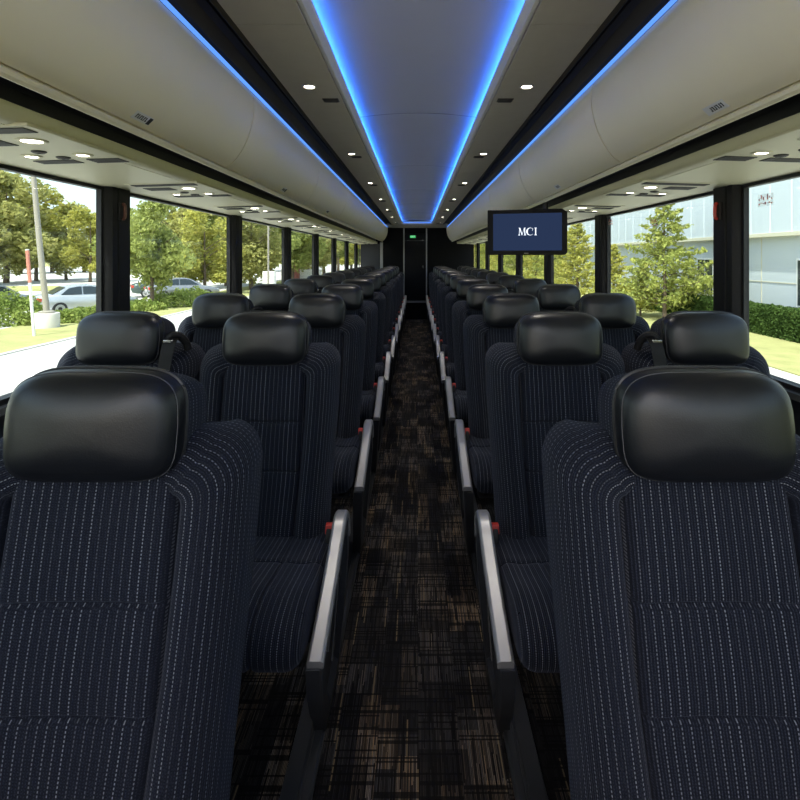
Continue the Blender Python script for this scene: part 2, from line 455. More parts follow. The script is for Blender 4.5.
# ------------------------------------------------------------------ overhead bins
BP = catmull([(.612,1.905,0),(.602,1.882,0),(.600,1.845,0),(.606,1.795,0),(.622,1.738,0),(.648,1.685,0),(.676,1.648,0),(.703,1.628,0)], 4)
BP = [(p.x, p.y) for p in BP]
def bin_unit(s, y0, y1, lab, sticker):
    t = thing('overhead_bin', lab, 'luggage bin', (s*.7, y0, 1.62), 0, 'overhead luggage bins')
    def L(x, z): return (s*(x-.7), z-1.62)
    g = .004
    m = MB()
    outer = [L(*p) for p in BP]; inner = [L(p[0]+.016, p[1]+.004) for p in reversed(BP)]
    m.prism(outer+inner, 'y', g, y1-y0-g); m.build('bin_door', M['bin'], t, smooth=True, angle=30)
    m = MB(); m.prism([L(*p) for p in [(.64,1.89),(.64,1.75),(.69,1.66),(.715,1.634),(.722,1.668),(.835,1.668),(.845,1.650),(.848,1.6225),(.858,1.6225),(.858,1.668),(1.215,1.668),(1.215,1.70),(.72,1.70),(.67,1.76),(.665,1.90)]], 'y', 0, y1-y0)
    m.build('bin_body', M['black'], t, smooth=False)  # block behind the rail is black, painting shade into the gap
    m = MB(); m.prism([L(*p) for p in [(.702,1.620),(.706,1.613),(.714,1.609),(.722,1.611),(.722,1.632),(.716,1.632),(.708,1.626)]], 'y', 0, y1-y0)
    m.build('latch_rail', M['bin'], t, smooth=False)
    if sticker is not None:
        # sticker lies on the lower curve of the door
        i0 = 26; p0 = Vector((BP[i0][0], 0, BP[i0][1])); p1 = Vector((BP[i0-4][0], 0, BP[i0-4][1]))
        d = (p1-p0).normalized(); nrm = Vector((-abs(d.z), 0, -abs(d.x)))
        def P(a, b, o):   # a along y, b up the door
            q = p0 + d*b + nrm*o
            return (s*(q.x-.7), a, q.z-1.62)
        yc = sticker - y0
        m = MB(); W_, H_ = .040, .024
        def quad(mm, a0, a1, b0, b1, o):
            mm.add([P(a0,b0,o),P(a1,b0,o),P(a1,b1,o),P(a0,b1,o),P(a0,b0,o-.002),P(a1,b0,o-.002),P(a1,b1,o-.002),P(a0,b1,o-.002)],
                   [(0,1,2,3),(7,6,5,4),(0,4,5,1),(1,5,6,2),(2,6,7,3),(3,7,4,0)])
        quad(m, yc-W_, yc+W_, .0, H_, .002); lb = m.build('sticker', M['sticker'], t, smooth=False)
        m = MB()
        for q in range(6):
            a = yc-.030+q*.0085
            quad(m, a, a+.0028, .006, H_-.006, .0028); quad(m, a+.0028, a+.0052, .006 if q % 2 else H_-.009, .009 if q % 2 else H_-.006, .0028)
        if s < 0: quad(m, yc+.024, yc+W_-.002, .002, H_-.002, .0028)
        m.build('printing', M['ink'], lb, smooth=False)
for s, sd in ((-1, 'left'), (1, 'right')):
    y = (.62 if s < 0 else .52); yb = [-.35, y] + [y + 1.29*k for k in range(1, 9)]
    yb = [q for q in yb if q < YB-.6] + [YB-.52]
    stick = {1: 1.26 if s < 0 else 1.29, 2: 2.35, 3: 3.7, 4: 5.0}
    for k in range(len(yb)-1):
        lab = 'warm grey curved luggage bin on the %s, %s from the camera' % (sd, ORD[k])
        stk = None
        for v in (1.29 if s < 0 else 1.20, 2.66 if s < 0 else 2.55, 3.95 if s < 0 else 3.85):
            if yb[k] < v-.05 and v+.05 < yb[k+1]: stk = v
        bin_unit(s, yb[k], yb[k+1], lab, stk)

# soffits over the windows
for s, nm in ((-1, 'left'), (1, 'right')):
    pts = [(p.x, p.y) for p in catmull([(.8495,1.622,0),(.850,1.613,0),(.854,1.602,0),(.861,1.593,0),(.872,1.587,0),(.886,1.584,0)], 4)] + \
          [(.8865,1.587),(.8885,1.587),(.889,1.583),(1.10,1.578),(XW+.005,1.5735),(XW+.005,1.60),(.92,1.61),(.86,1.622)]
    m = MB(); m.prism([(s*x, z) for x, z in pts], 'y', -.35, YB-.02)
    struct(m.build('ceiling_'+nm, M['soffit'], angle=25))

# reading-light units, one above each row
def unit_proto(s):
    t = empty('reading_light_panel')
    # base plate follows the flat of the soffit (local z = 0 at its underside)
    m = MB(); m.box(*sorted((s*-.055, s*.225)), -.21, .23, -.004, .004); m.build('panel_plate', M['soffit'], t, bevel=.003)
    for (a0, a1, b0, b1) in ((-.035,.205,-.195,-.150), (-.040,.05,.155,.215), (.10,.205,-.105,-.03), (.09,.205,.16,.21)):
        m = MB(); n = 5; m.box(*sorted((s*a0, s*a1)), b0, b1, -.0055, -.0040)
        for q in range(n):
            w = (b1-b0)/n
            m.box(*sorted((s*a0, s*a1)), b0+q*w, b0+q*w+w*.55, -.0066, -.0050)
        m.build('grille', M['grille'], t, smooth=False)
    for (x, y, r) in ((.035,-.075,.024), (.025,.10,.016), (.165,.10,.016)):
        m = MB(); m.lathe((s*x, y, -.004), [(r+.010,0),(r+.010,-.002),(r+.004,-.004),(r,-.002)], 20); b = m.build('lamp_ring', M['soffit'], t)
        m = MB(); m.disc((s*x, y, -.0045), r, (0,0,-1), 18, .002); m.build('lens', M['reading'], b)
    for x, y in ((.105,.045), (.095,.125)):
        m = MB(); m.lathe((s*x, y, -.004), [(.018,0),(.018,-.002),(.013,-.005),(.006,-.005),(.004,-.002)], 16)
        if x > .1: m.build('air_nozzle', M['grille'], t)
    m.build('air_nozzle', M['grille'], t); return t
for s, sd in ((-1, 'left'), (1, 'right')):
    pr = unit_proto(s)
    for k in range(12):
        o = pr if k == 0 else copy_tree(pr)
        o.location = (s*.895, 1.33 + .862*k if s < 0 else 1.30 + .862*k, 1.5848)
        o.rotation_euler = (0, s*R(1.6), 0)
        tag(o, 'overhead panel of reading lights above the %s windows, %s from the camera' % (sd, ORD[k]), 'reading light', 'reading light panels')

# ------------------------------------------------------------------ rear bulkhead
m = MB(); m.box(-XW, -.285, YB, YB+.06, 0, 2.1); m.box(.215, XW, YB, YB+.06, 0, 2.1); m.box(-.285, .215, YB, YB+.06, 1.80, 2.1)
struct(m.build('wall_back', M['rear'], smooth=False))
m = MB(); m.box(-.285, .215, YB+.02, YB+.05, .36, 1.66)
d = struct(m.build('door_1', M['door'], bevel=.004))
m = MB(); m.box(-.275, .205, YB+.008, YB+.02, 1.66, 1.80); struct(m.build('trim_32', M['door'], bevel=.003))
m = MB(); m.tube(catmull([(.125,YB+.02,1.06),(.125,YB-.03,1.065),(.125,YB-.035,1.11),(.125,YB+.02,1.12)], 4), .010); m.build('door_handle', M['chrome'], d)
for i, x in enumerate((-.285, .200, -.765)):
    m = MB(); m.box(x-.013 if i < 2 else x-.03, x+.013 if i < 2 else x+.03, YB-.02, YB-.0005, .0 if i == 2 else .376, 1.92 if i < 2 else 1.62)
    struct(m.build('trim_%d' % (33+i), M['post'], bevel=.004))
m = MB(); m.box(-XW+.01, -.80, YB-.03, YB-.001, 0, 1.58); struct(m.build('trim_36', M['wall'], bevel=.004))
t = thing('exit_sign', 'small green lit exit sign above the rear door', 'sign', (-.092, YB-.004, 1.735))
m = MB(); m.box(-.068,.068,-.012,.011,-.032,.032); m.build('sign_box', M['dark_plastic'], t, bevel=.003)
m = MB(); m.box(-.060,.060,-.0145,-.0122,-.026,.026); m.build('sign_face', M['exit'], t, smooth=False)
def text_mesh(txt, size, mat, parent, loc, name):
    cu = bpy.data.curves.new('txt', 'FONT'); cu.body = txt; cu.size = size; cu.align_x = 'CENTER'; cu.align_y = 'CENTER'; cu.extrude = .0006
    o = bpy.data.objects.new('txt', cu); COL.objects.link(o)
    dg = bpy.context.evaluated_depsgraph_get(); me = bpy.data.meshes.new_from_object(o.evaluated_get(dg))
    bpy.data.objects.remove(o)
    me.materials.clear(); me.materials.append(mat); me.name = name
    q = bpy.data.objects.new(name, me); COL.objects.link(q); q.parent = parent; q.location = loc; q.rotation_euler = (R(90),0,0); return q
text_mesh('EXIT', .048, M['exit_text'], t, (0,-.0152,0), 'lettering')

# ------------------------------------------------------------------ screen
TY = 3.06
t = thing('television', 'flat screen with white letters on blue, hanging under the right luggage bins', 'screen', (.640, TY, 1.580), R(-15))
w, h = .228, .133; zc = -.135
m = MB(); m.prism([(-w,zc-h),(w-.012,zc-h),(w,zc-h+.014),(w,zc+h-.02),(w-.028,zc+h),(-w,zc+h)], 'y', -.022, .012); m.build('casing', M['pillar'], t, bevel=.004)
m = MB(); m.box(-w+.03, w-.03, .012, .05, zc-h+.03, zc+h-.03); m.build('rear_housing', M['black'], t, bevel=.01)
m = MB(); m.box(-w+.034, w-.030, -.0245, -.0225, zc-h+.026, zc+h-.024); sc_ = m.build('screen', M['screen'], t, smooth=False)
# serif letters M C I
m = MB(); y0, y1 = -.0262, -.0247
def poly(pts): m.prism(pts, 'y', y0, y1)
H = .043; bx = -.048; bz = zc - H/2 + .003
def sr(x0, x1, z): poly([(bx+x0,bz+z),(bx+x1,bz+z),(bx+x1,bz+z+.0028),(bx+x0,bz+z+.0028)])
# M
poly([(bx+.004,bz),(bx+.0065,bz),(bx+.0095,bz+H),(bx+.007,bz+H)])
poly([(bx+.006,bz+H),(bx+.0115,bz+H),(bx+.0235,bz+.003),(bx+.0205,bz)])
poly([(bx+.0205,bz),(bx+.0225,bz+.001),(bx+.036,bz+H),(bx+.034,bz+H)])
poly([(bx+.0335,bz+H),(bx+.0385,bz+H),(bx+.0415,bz),(bx+.0365,bz)])
sr(0,.0105,0); sr(.033,.045,0); sr(.003,.009,H-.0022); sr(.036,.042,H-.0022)
# C
cx, cz, ro = bx+.0680, bz+H/2, H/2+.0006
a0, a1 = R(38), R(322); n = 26
po = [(cx+ro*cos(a0+(a1-a0)*i/n), cz+ro*sin(a0+(a1-a0)*i/n)) for i in range(n+1)]
pi_ = [(cx+.002+(ro-.002-.0045*max(0,-cos(a0+(a1-a0)*i/n)))*cos(a0+(a1-a0)*i/n), cz+(ro-.0022)*sin(a0+(a1-a0)*i/n)) for i in range(n+1)]
for i in range(n): poly([po[i],po[i+1],pi_[i+1],pi_[i]])
poly([(cx+.0125,cz+.005),(cx+.0145,cz+.005),(cx+.0145,cz+.0165),(cx+.013,cz+.0165)])
# I
poly([(bx+.0965,bz),(bx+.1020,bz),(bx+.1020,bz+H),(bx+.0965,bz+H)]); sr(.0925,.1060,0); sr(.0925,.1060,H-.0028)
m.build('lettering', M['screen_text'], sc_, smooth=False)
m = MB(); m.box(-.014,.010,-.0235,-.0221,zc-h+.008,zc-h+.012); m.build('badge', M['bezel'], t, smooth=False)
m = MB(); m.box(.03,.14,.02,.055,-.075,-.015); m.tube([(.105,.040,-.02),(.105,.040,.088)], .016, 10); m.build('mount', M['dark_plastic'], t, bevel=.003)

# ------------------------------------------------------------------ seats
def yf(z): return .012 - (.97-z)*.235
def seat_proto(a, window):
    """a: +1 when the aisle is on the seat's +x side."""
    t = empty('coach_seat')
    # ---- centre pad
    m = MB(); hx = .130; rows = []; uv = []
    zs = sorted([.43 + (.985-.43)*i/60 for i in range(61)] + [g+d for g in (.646,.786) for d in (-.006,-.004,-.002,0,.002,.004,.006)])
    xs = [-1,-.985,-.95,-.9,-.83] + [-.75+.1*i for i in range(16)] + [.83,.9,.95,.985,1]
    secs = [.40,.646,.786,1.0]
    for z in zs:
        w = hx*(1.0 - .12*max(0, (.62-z)/.2)); r = []; q = []
        gr = sum(.008*exp(-((z-g)/.0038)**2) for g in secs[1:3])
        k = 0
        while z > secs[k+1]: k += 1
        f = (z-secs[k])/(secs[k+1]-secs[k]); pil = .0045*sin(pi*f)**.6 if 0 < f < 1 else 0
        for x in xs:
            e = min(1, (1-abs(x))/.17); rd = .026*sqrt(max(0, 1-(1-e)**2))
            r.append((x*w, yf(z) - rd - pil*(1-x*x) + gr + .008*(1-x*x) , z)); q.append((x*hx+.5, z*1.03))
        rows.append(r); uv.append(q)
    m.grid(rows, uv=uv); m.build('back_pad', M['fabric'], t, angle=80)
    # ---- bolsters
    for sd in (-1, 1):
        m = MB()
        out = [(.207,.40),(.212,.55),(.219,.70),(.225,.82),(.227,.925)] + [(.165+.062*cos(b), .943+.066*sin(b)) for b in [R(d) for d in range(0, 91, 9)]] + [(.15,1.011),(.12,1.012),(.085,1.012)]
        inn = [(.112,.40),(.118,.55),(.127,.70),(.130,.82),(.130,.885)] + [(.118+.012*cos(b), .915+.012*sin(b)) for b in [R(d) for d in range(0, 91, 9)]] + [(.11,.930),(.10,.931),(.085,.931)]
        # refine the straight run
        def refine(P):
            o = []
            for i in range(len(P)-1):
                n = 8 if i < 4 else 2
                for k in range(n): o.append((P[i][0]+(P[i+1][0]-P[i][0])*k/n, P[i][1]+(P[i+1][1]-P[i][1])*k/n))
            return o + [P[-1]]
        out, inn = refine(out), refine(inn)
        prof = [(0,-.014),(.02,.004),(.06,.017),(.14,.028),(.26,.035),(.40,.036),(.53,.031),(.66,.022),(.78,.009),(.88,-.008),(.95,-.026),(1.0,-.048),(1.0,-.075),(.98,-.105),(.93,-.12)]
        rows = []; uv = []; L = 0
        for i, (po, pi2) in enumerate(zip(out, inn)):
            if i: L += .5*(sqrt((po[0]-out[i-1][0])**2+(po[1]-out[i-1][1])**2) + sqrt((pi2[0]-inn[i-1][0])**2+(pi2[1]-inn[i-1][1])**2))
            fade = 1 if i < len(out)-9 else 1 - .55*(i-len(out)+9)/9
            r = []; q = []; uu = 0; last = None
            for sI, pr_ in prof:
                x = pi2[0]+(po[0]-pi2[0])*sI; z = pi2[1]+(po[1]-pi2[1])*sI
                y = yf(z) - pr_*fade
                p = Vector((sd*x, y, z))
                if last is not None: uu += (Vector((.112*sI, y, 0)) - last).length*(.25 if sI < .08 else 1)
                last = Vector((.112*sI, y, 0))
                r.append(p); q.append((uu + .003, L))
            rows.append(r); uv.append(q)
        m.grid(rows, uv=uv); m.build('side_bolster', M['fabric'], t, angle=80)
    # ---- back shell
    m = MB(); rings = []
    for z, wf in ((.40,.78),(.42,.82),(.55,.85),(.70,.88),(.92,.90),(.965,.86),(.99,.80),(1.003,.68)):
        w = .236*wf; y0_, y1_ = yf(z)+.02, yf(z)+.125
        if z > 1.0: y0_ += .015; y1_ -= .02
        rings.append([(w,y0_,z),(w,y0_+.05,z),(w*.97,y1_-.02,z),(w*.85,y1_,z),(0,y1_+.008,z),(-w*.85,y1_,z),(-w*.97,y1_-.02,z),(-w,y0_+.05,z),(-w,y0_,z)])
    m.rings(rings); m.build('back_shell', M['plain_navy'], t)
    # ---- headrest
    zc, hh, hw = 1.040, .0825, .134
    def outline(sc, n=56, dz=0, sz=None):
        o = []
        for i in range(n):
            th = 2*pi*i/n; c, s_ = cos(th), sin(th)
            ex = 2/4.2 if s_ > 0 else 2/5.6
            x = hw*math.copysign(abs(c)**ex, c); z = hh*math.copysign(abs(s_)**ex, s_)
            x *= 1 - .055*max(0, z/hh)**2 - .05*max(0,-z/hh)**2
            o.append((x*sc, zc + dz + z*(sz or sc)))
        return o
    def hy(z): return .002 + (z-zc)*.10
    m = MB(); rings = []
    for sc, y in ((.97,.022),(.99,.014),(1.0,.002),(.998,-.010),(.975,-.023),(.92,-.035),(.82,-.044),(.66,-.051),(.45,-.056),(.22,-.058)):
        rings.append([(x, y+hy(z), z) for x, z in outline(sc)])
    m.rings(rings, cap0=False); hd = m.build('headrest', M['leather'], t, angle=80)
    m = MB(); m.tube([(x, .008+hy(z), z) for x, z in outline(1.0)], .0032, 6, True); m.build('piping', M['piping'], hd)
    m = MB(); m.tube([(x, -.0195+hy(z), z) for x, z in outline(.986)], .00085, 5, True); m.build('stitching', M['thread'], hd)
    m = MB(); rings = []
    for sc, y, drop in ((.985,.010,.003),(.982,.035,.009),(.978,.060,.0145),(.97,.085,.021),(.94,.108,.029),(.82,.126,.045),(.5,.134,.072)):
        sz, dz = .985 - drop/.165, -drop/2
        rings.append([(x, y+hy(z), z) for x, z in outline(sc, dz=dz, sz=sz)])
    nn = len(rings[0]); rows = [r + [r[0]] for r in rings]
    per = [0]
    for i in range(nn): per.append(per[-1] + (Vector(rows[1][i+1])-Vector(rows[1][i])).length)
    depth = [0]
    for i in range(1, len(rows)): depth.append(depth[-1] + (Vector(rows[i][0])-Vector(rows[i-1][0])).length)
    m.grid(rows, uv=[[(depth[i]+.004, per[j]) for j in range(nn+1)] for i in range(len(rows))])
    m.f.append(tuple((len(rows)-1)*(nn+1)+j for j in range(nn)))
    m.build('headrest_cover', M['fabric'], hd, angle=80)
    # ---- cushion
    key = [(-.05,.44),(-.075,.465),(-.14,.473),(-.22,.482),(-.268,.487),(-.278,.480),(-.288,.489),(-.36,.502),(-.44,.515),(-.50,.512),(-.54,.497),(-.563,.468),(-.567,.438),(-.556,.412),(-.53,.398),(-.45,.392),(-.25,.390),(-.08,.390),(-.055,.41)]
    loop = catmull([(p[0], p[1], 0) for p in key] + [(key[0][0], key[0][1], 0)], 4)[:-1]
    arc = [0]
    for i in range(1, len(loop)): arc.append(arc[-1] + (loop[i]-loop[i-1]).length)
    c0 = Vector((-.3, .45, 0))
    xs = [-.234,-.232,-.226,-.215,-.20,-.18,-.155,-.138,-.130,-.125,-.120,-.112,-.09,-.06,-.03,0,.03,.06,.09,.112,.120,.125,.130,.138,.155,.18,.20,.215,.226,.232,.234]
    m = MB(); rows = []; uv = []
    for x in xs:
        e = min(1, (.236-abs(x))/.036); ins = .030*(1-sqrt(max(0,1-(1-e)**2)))
        ins += .007*exp(-((abs(x)-.125)/.005)**2)
        bol = .008*exp(-((abs(x)-.175)/.03)**2)
        r = []
        for p in loop:
            d = p-c0; dd = d.length
            hz = min(.05, abs(d.y))/.05
            q = Vector((p.x - math.copysign(min(ins, .03), d.x)*(1 if abs(d.x) > .2 else 0), p.y - math.copysign(ins-bol*(d.y>0), d.y)*hz, 0))
            r.append((x, q.x, q.y))
        rows.append(r + [r[0]]); uv.append([(x+.4, b) for b in arc+[arc[-1]+.02]])
    m.grid(rows, uv=uv)
    nl = len(loop)+1
    m.f.append(tuple(j for j in range(nl-1))); m.f.append(tuple((len(xs)-1)*nl+j for j in reversed(range(nl-1))))
    m.build('seat_cushion', M['fabric'], t, angle=70)
    # ---- frame under the seat
    m = MB(); m.box(-.215,.215,-.46,-.42,.345,.392); m.box(-.215,.215,-.14,-.10,.345,.392); m.box(-.20,-.17,-.46,-.10,.35,.391); m.box(.17,.20,-.46,-.10,.35,.391)
    m.box(-.19,-.16,-.11,-.06,.36,.47); m.box(.16,.19,-.11,-.06,.36,.47)
    m.build('seat_frame', M['frame_metal'], t, bevel=.003)
    if window:
        for yy in (-.40, -.12):
            m = MB(); m.prism([(a*.135,0),(a*.19,0),(a*.185,.02),(a*.18,.36),(a*.15,.36),(a*.145,.02)], 'y', yy-.02, yy+.02); m.build('leg', M['frame_metal'], t, bevel=.002)
    # ---- buckle
    if not window:
        m = MB(); m.prism([(-.165,.45),(-.115,.45),(-.118,.49),(-.128,.510),(-.150,.510),(-.160,.49)], 'x', *sorted((a*.219, a*.237))); bk = m.build('buckle', M['black'], t, bevel=.004)
        m = MB(); m.prism([(-.156,.492),(-.122,.492),(-.130,.517),(-.148,.517)], 'x', *sorted((a*.217, a*.239))); m.build('release_button', M['red'], bk, bevel=.003)
    if not window:
        # ---- silver armrest band
        path = catmull([(-.088,.465,0),(-.098,.522,0),(-.14,.558,0),(-.195,.560,0),(-.25,.536,0),(-.33,.503,0),(-.44,.467,0),(-.553,.432,0)], 5)
        x0, x1 = .247, .284
        m = MB(); rings = []
        for i, p in enumerate(path):
            d = (path[min(i+1,len(path)-1)]-path[max(i-1,0)]).normalized(); n_ = Vector((d.y,-d.x,0))
            if n_.y < 0 and i > 10: n_ = -n_
            n_ = Vector((-d.y, d.x, 0)) if False else Vector((d.y, -d.x, 0))
            th = .022; r = []
            for xx, of in ((x0,-th),(x1,-th),(x1,-.006),(x1-.006,0),(x0+.006,0),(x0,-.006)):
                q = p + n_*of
                r.append((a*xx, q.x, q.y))
            rings.append(r)
        m.rings(rings); m.build('armrest', M['silver'], t, angle=30, bevel=.0015)
        # ---- side shell with a sunk panel
        top = [(p.x, p.y) for p in path[::3]]
        pts = [(x*1.0, z-.021) for x, z in top[2:]]
        pts = [(-.082,.42)] + [(p[0]+(.008 if i < 2 else 0), p[1]) for i, p in enumerate(pts)] + [(-.545,.405),(-.50,.31),(-.40,.18),(-.30,.075),(-.245,.0),(-.03,.0),(-.035,.05),(-.055,.20)]
        cx_ = sum(p[0] for p in pts)/len(pts); cz_ = sum(p[1] for p in pts)/len(pts)
        def xo(z): return .279 - .042*max(0, (.42-z)/.42)**1.2
        def sh(k): return [(cx_+(p[0]-cx_)*k, cz_+(p[1]-cz_)*k) for p in pts]
        rg = [[(a*(xo(z)-.034), y, z) for y, z in pts], [(a*(xo(z)-.004), y, z) for y, z in pts], [(a*xo(z), y, z) for y, z in sh(.975)], [(a*xo(z), y, z) for y, z in sh(.80)], [(a*(xo(z)-.016), y, z) for y, z in sh(.74)]]
        m = MB(); m.rings(rg); s2 = m.build('side_shell', M['shell'], t, angle=28)
        m = MB(); m.tube([(a*(xo(.30)-.013), -.19, .43), (a*(xo(.27)-.013), -.31, .27)], .004, 6); m.tube([(a*(xo(.30)-.013), -.15, .36), (a*(xo(.27)-.013), -.25, .20)], .004, 6)
        m.build('rib', M['dark_plastic'], s2)
        for yy in (-.40, -.14):
            m = MB(); m.box(*sorted((a*.20, a*.26)), yy, yy+.04, .36, .385); m.build('bracket', M['frame_metal'], t)
    else:
        # ---- shoulder belt and its guide on the aisle-side shoulder
        m = MB()
        gp = [(a*.152,.0,1.020),(a*.158,-.010,1.040),(a*.168,-.006,1.050),(a*.184,.006,1.046),(a*.198,.020,1.026),(a*.204,.028,1.000)]
        m.tube(catmull(gp, 4), .0125, 8); gd = m.build('belt_guide', M['pillar'], t)
        m = MB(); m.box(*sorted((a*.148, a*.178)), -.027, -.021, 1.030, 1.038); m.build('belt_clip', M['chrome'], gd, bevel=.001)
        m = MB(); rows = []
        for p in catmull([(.172,.005,1.043),(.168,-.020,1.032),(.164,-.034,1.00),(.158,-.040,.95),(.150,-.058,.86),(.145,-.088,.72),(.150,-.13,.56)], 5):
            rows.append([(a*(p.x-.020), p.y-.003, p.z), (a*(p.x+.020), p.y-.003, p.z), (a*(p.x+.020), p.y, p.z), (a*(p.x-.020), p.y, p.z)])
        m.rings(rows); m.build('shoulder_belt', M['pillar'], t)
    return t

count = 0
for s, sd in ((-1, 'left'), (1, 'right')):
    for wnd in (False, True):
        pr = seat_proto(-s, wnd); first = True
        for k in range(ROWS):
            if wnd and k == 0: continue       # the nearest window seats lie outside the frame
            o = pr if first else copy_tree(pr); first = False
            x = XWIN if wnd else XA
            o.location = (s*x + (((-.026 if k == 0 else -.011)) if s < 0 else (-.035 if k == 0 else -.025)), rowy(k), 0)
            if wnd: lab = 'navy pinstripe window seat with shoulder belt, %s row from the camera, %s side' % (ORD[k], sd)
            else: lab = 'navy pinstripe aisle seat with silver armrest, %s row from the camera, %s side' % (ORD[k], sd)
            tag(o, lab, 'seat', ('window' if wnd else 'aisle') + ' seats on the %s' % sd)

# window decals
for (s, y, z, lab) in ((1, 1.85, 1.50, 'small red and white notice stuck on the nearest right window'), (1, 2.72, 1.475, 'small red and white notice in the middle of the second right window'), (1, 3.33, 1.52, 'small red and white notice at the far corner of the second right window'),
                       (-1, 3.66, 1.505, 'small dark round notice stuck on the third left window')):
    t = thing('window_notice', lab, 'notice', (s*(XW+.0115), y, z)); t.scale = (1, 1.35, 1.35)
    m = MB(); m.box(*sorted((0, -s*.001)), -.030, .030, -.014, .018); m.build('film', M['film'], t, smooth=False)
    m = MB()
    for q in range(7):
        a = -.027+.008*q; m.box(*sorted((-s*.0012, -s*.0018)), a, a+.004, .002+.004*(q % 2), .006+.005*(q % 3))
        m.box(*sorted((-s*.0012, -s*.0018)), a, a+.0055, -.010+.002*(q % 3), -.006+.002*(q % 2))
    m.build('printing', M['inkred'] if s > 0 else M['ink'], t, smooth=False)

# ------------------------------------------------------------------ outdoors
GZ = -1.60
def slab(name, x0, x1, y0, y1, z, mat, th=.3):
    m = MB(); m.box(x0, x1, y0, y1, z-th, z); return struct(m.build(name, mat, smooth=False))
slab('ground', -260, 260, -60, 330, GZ-.06, M['grass'])
slab('driveway', -12.2, 9.3, -40, 200, GZ, M['concrete'])
slab('kerb', -12.4, -12.2, -40, 200, GZ+.035, M['concrete'], .4)
slab('lawn', -16.6, -12.4, -40, 200, GZ+.03, M['grass'])
slab('lawn_right', 9.3, 14.2, -40, 200, GZ+.03, M['grass'])
slab('parking_lot', -110, -16.6, -40, 200, GZ+.01, M['lot'])
m = MB(); m.rings([[(-34+8*cos(2*pi*k/24), 47+3.0*sin(2*pi*k/24), GZ+z_) for k in range(24)] for z_ in (-.02, .14)]); struct(m.build('lawn_island', M['grass']))

def leaves(m, pts, size, rnd):
    for p, nrm in pts:
        s = size*rnd.uniform(.55, 1.25)
        d = Vector((rnd.gauss(0,1), rnd.gauss(0,1), rnd.gauss(0,1))).normalized()
        n_ = (nrm*.8 + d).normalized()
        a = n_.orthogonal().normalized(); a = Matrix.Rotation(rnd.uniform(0, 2*pi), 3, n_) @ a; b = n_.cross(a)
        bend = n_*(s*.18)
        m.add([p-a*s*.5, p-b*s*.32+bend, p+a*s*.6, p+b*s*.32+bend], [(0,1,2),(0,2,3)])
def broadleaf(seed, h, crown_r, crown_z0, n, leaf_size, mat):
    rnd = random.Random(seed); t = empty('tree')
    m = MB(); m.tube(catmull([(0,0,-.05),(.05,.03,h*.2),(-.05,.05,h*.45),(.03,0,h*.8)], 4), [.16*h/8*(1-.07*i) for i in range(13)], 8)
    for q in range(7):
        an = rnd.uniform(0, 2*pi); z0 = h*rnd.uniform(.25,.55); L = crown_r*rnd.uniform(.5,.9)
        m.tube(catmull([(0,0,z0),(cos(an)*L*.5,sin(an)*L*.5,z0+L*.45),(cos(an)*L,sin(an)*L,z0+L*.7)], 3), [.05*h/8,.045*h/8,.04*h/8,.03*h/8,.025*h/8,.018*h/8,.01*h/8], 6)
    m.build('trunk', M['bark'], t)
    blobs = []
    for q in range(26):
        an = rnd.uniform(0, 2*pi); f = rnd.uniform(0, 1); zz = crown_z0 + (h-crown_z0)*(.08+.84*f)
        prof = sqrt(max(.05, sin(pi*(.12+.8*f)))); rr = crown_r*prof*rnd.uniform(.15,.85)
        blobs.append((Vector((cos(an)*rr, sin(an)*rr, zz)), crown_r*rnd.uniform(.24,.42)))
    pts = []
    for i in range(n):
        c, r = blobs[rnd.randrange(len(blobs))]
        d = Vector((rnd.gauss(0,1), rnd.gauss(0,1), rnd.gauss(0,.8))).normalized()
        pts.append((c + d*r*rnd.uniform(.55,1.08), d))
    m = MB(); leaves(m, pts, leaf_size, rnd); m.build('foliage', mat, t, smooth=False); return t
def conifer(seed, h, base_r, n, leaf_size, mat):
    rnd = random.Random(seed); t = empty('spruce_tree')
    m = MB(); m.tube([(0,0,-.05),(.02,.01,h*.3),(-.02,.02,h*.6),(.01,0,h*.93)], [.10,.085,.05,.012], 8)
    pts = []
    nb = 74
    for q in range(nb):
        f = (q/nb)**.9; z0 = h*(.10+.87*f); L = base_r*(1-f)**.85*rnd.uniform(.6,1.15)+.10; an = q*2.4+rnd.uniform(-.4,.4)
        tip = Vector((cos(an)*L, sin(an)*L, z0+L*rnd.uniform(.05,.35)))
        st_ = Vector((0,0,z0)); mid = st_.lerp(tip,.5)+Vector((0,0,-.06*L))
        m.tube([st_, mid, tip], [.02*(1-f)+.008,.012,.004], 5)
        k = int(n*(L/base_r+.15)/nb*1.5)
        for i in range(k):
            u = rnd.uniform(.22,1.05); p = st_.lerp(mid,u*2) if u < .5 else mid.lerp(tip,(u-.5)*2)
            sp = .26*L*(1.15-u)+.08
            d = Vector((rnd.gauss(0,1), rnd.gauss(0,1), rnd.gauss(0,.6)))
            pts.append((p + d*sp*.55, Vector((0,0,1))))
    m.build('trunk', M['bark'], t)
    m = MB(); leaves(m, pts, leaf_size, rnd); m.build('foliage', mat, t, smooth=False); return t
def at(px, Y): return .02 + (px-417)*Y/522

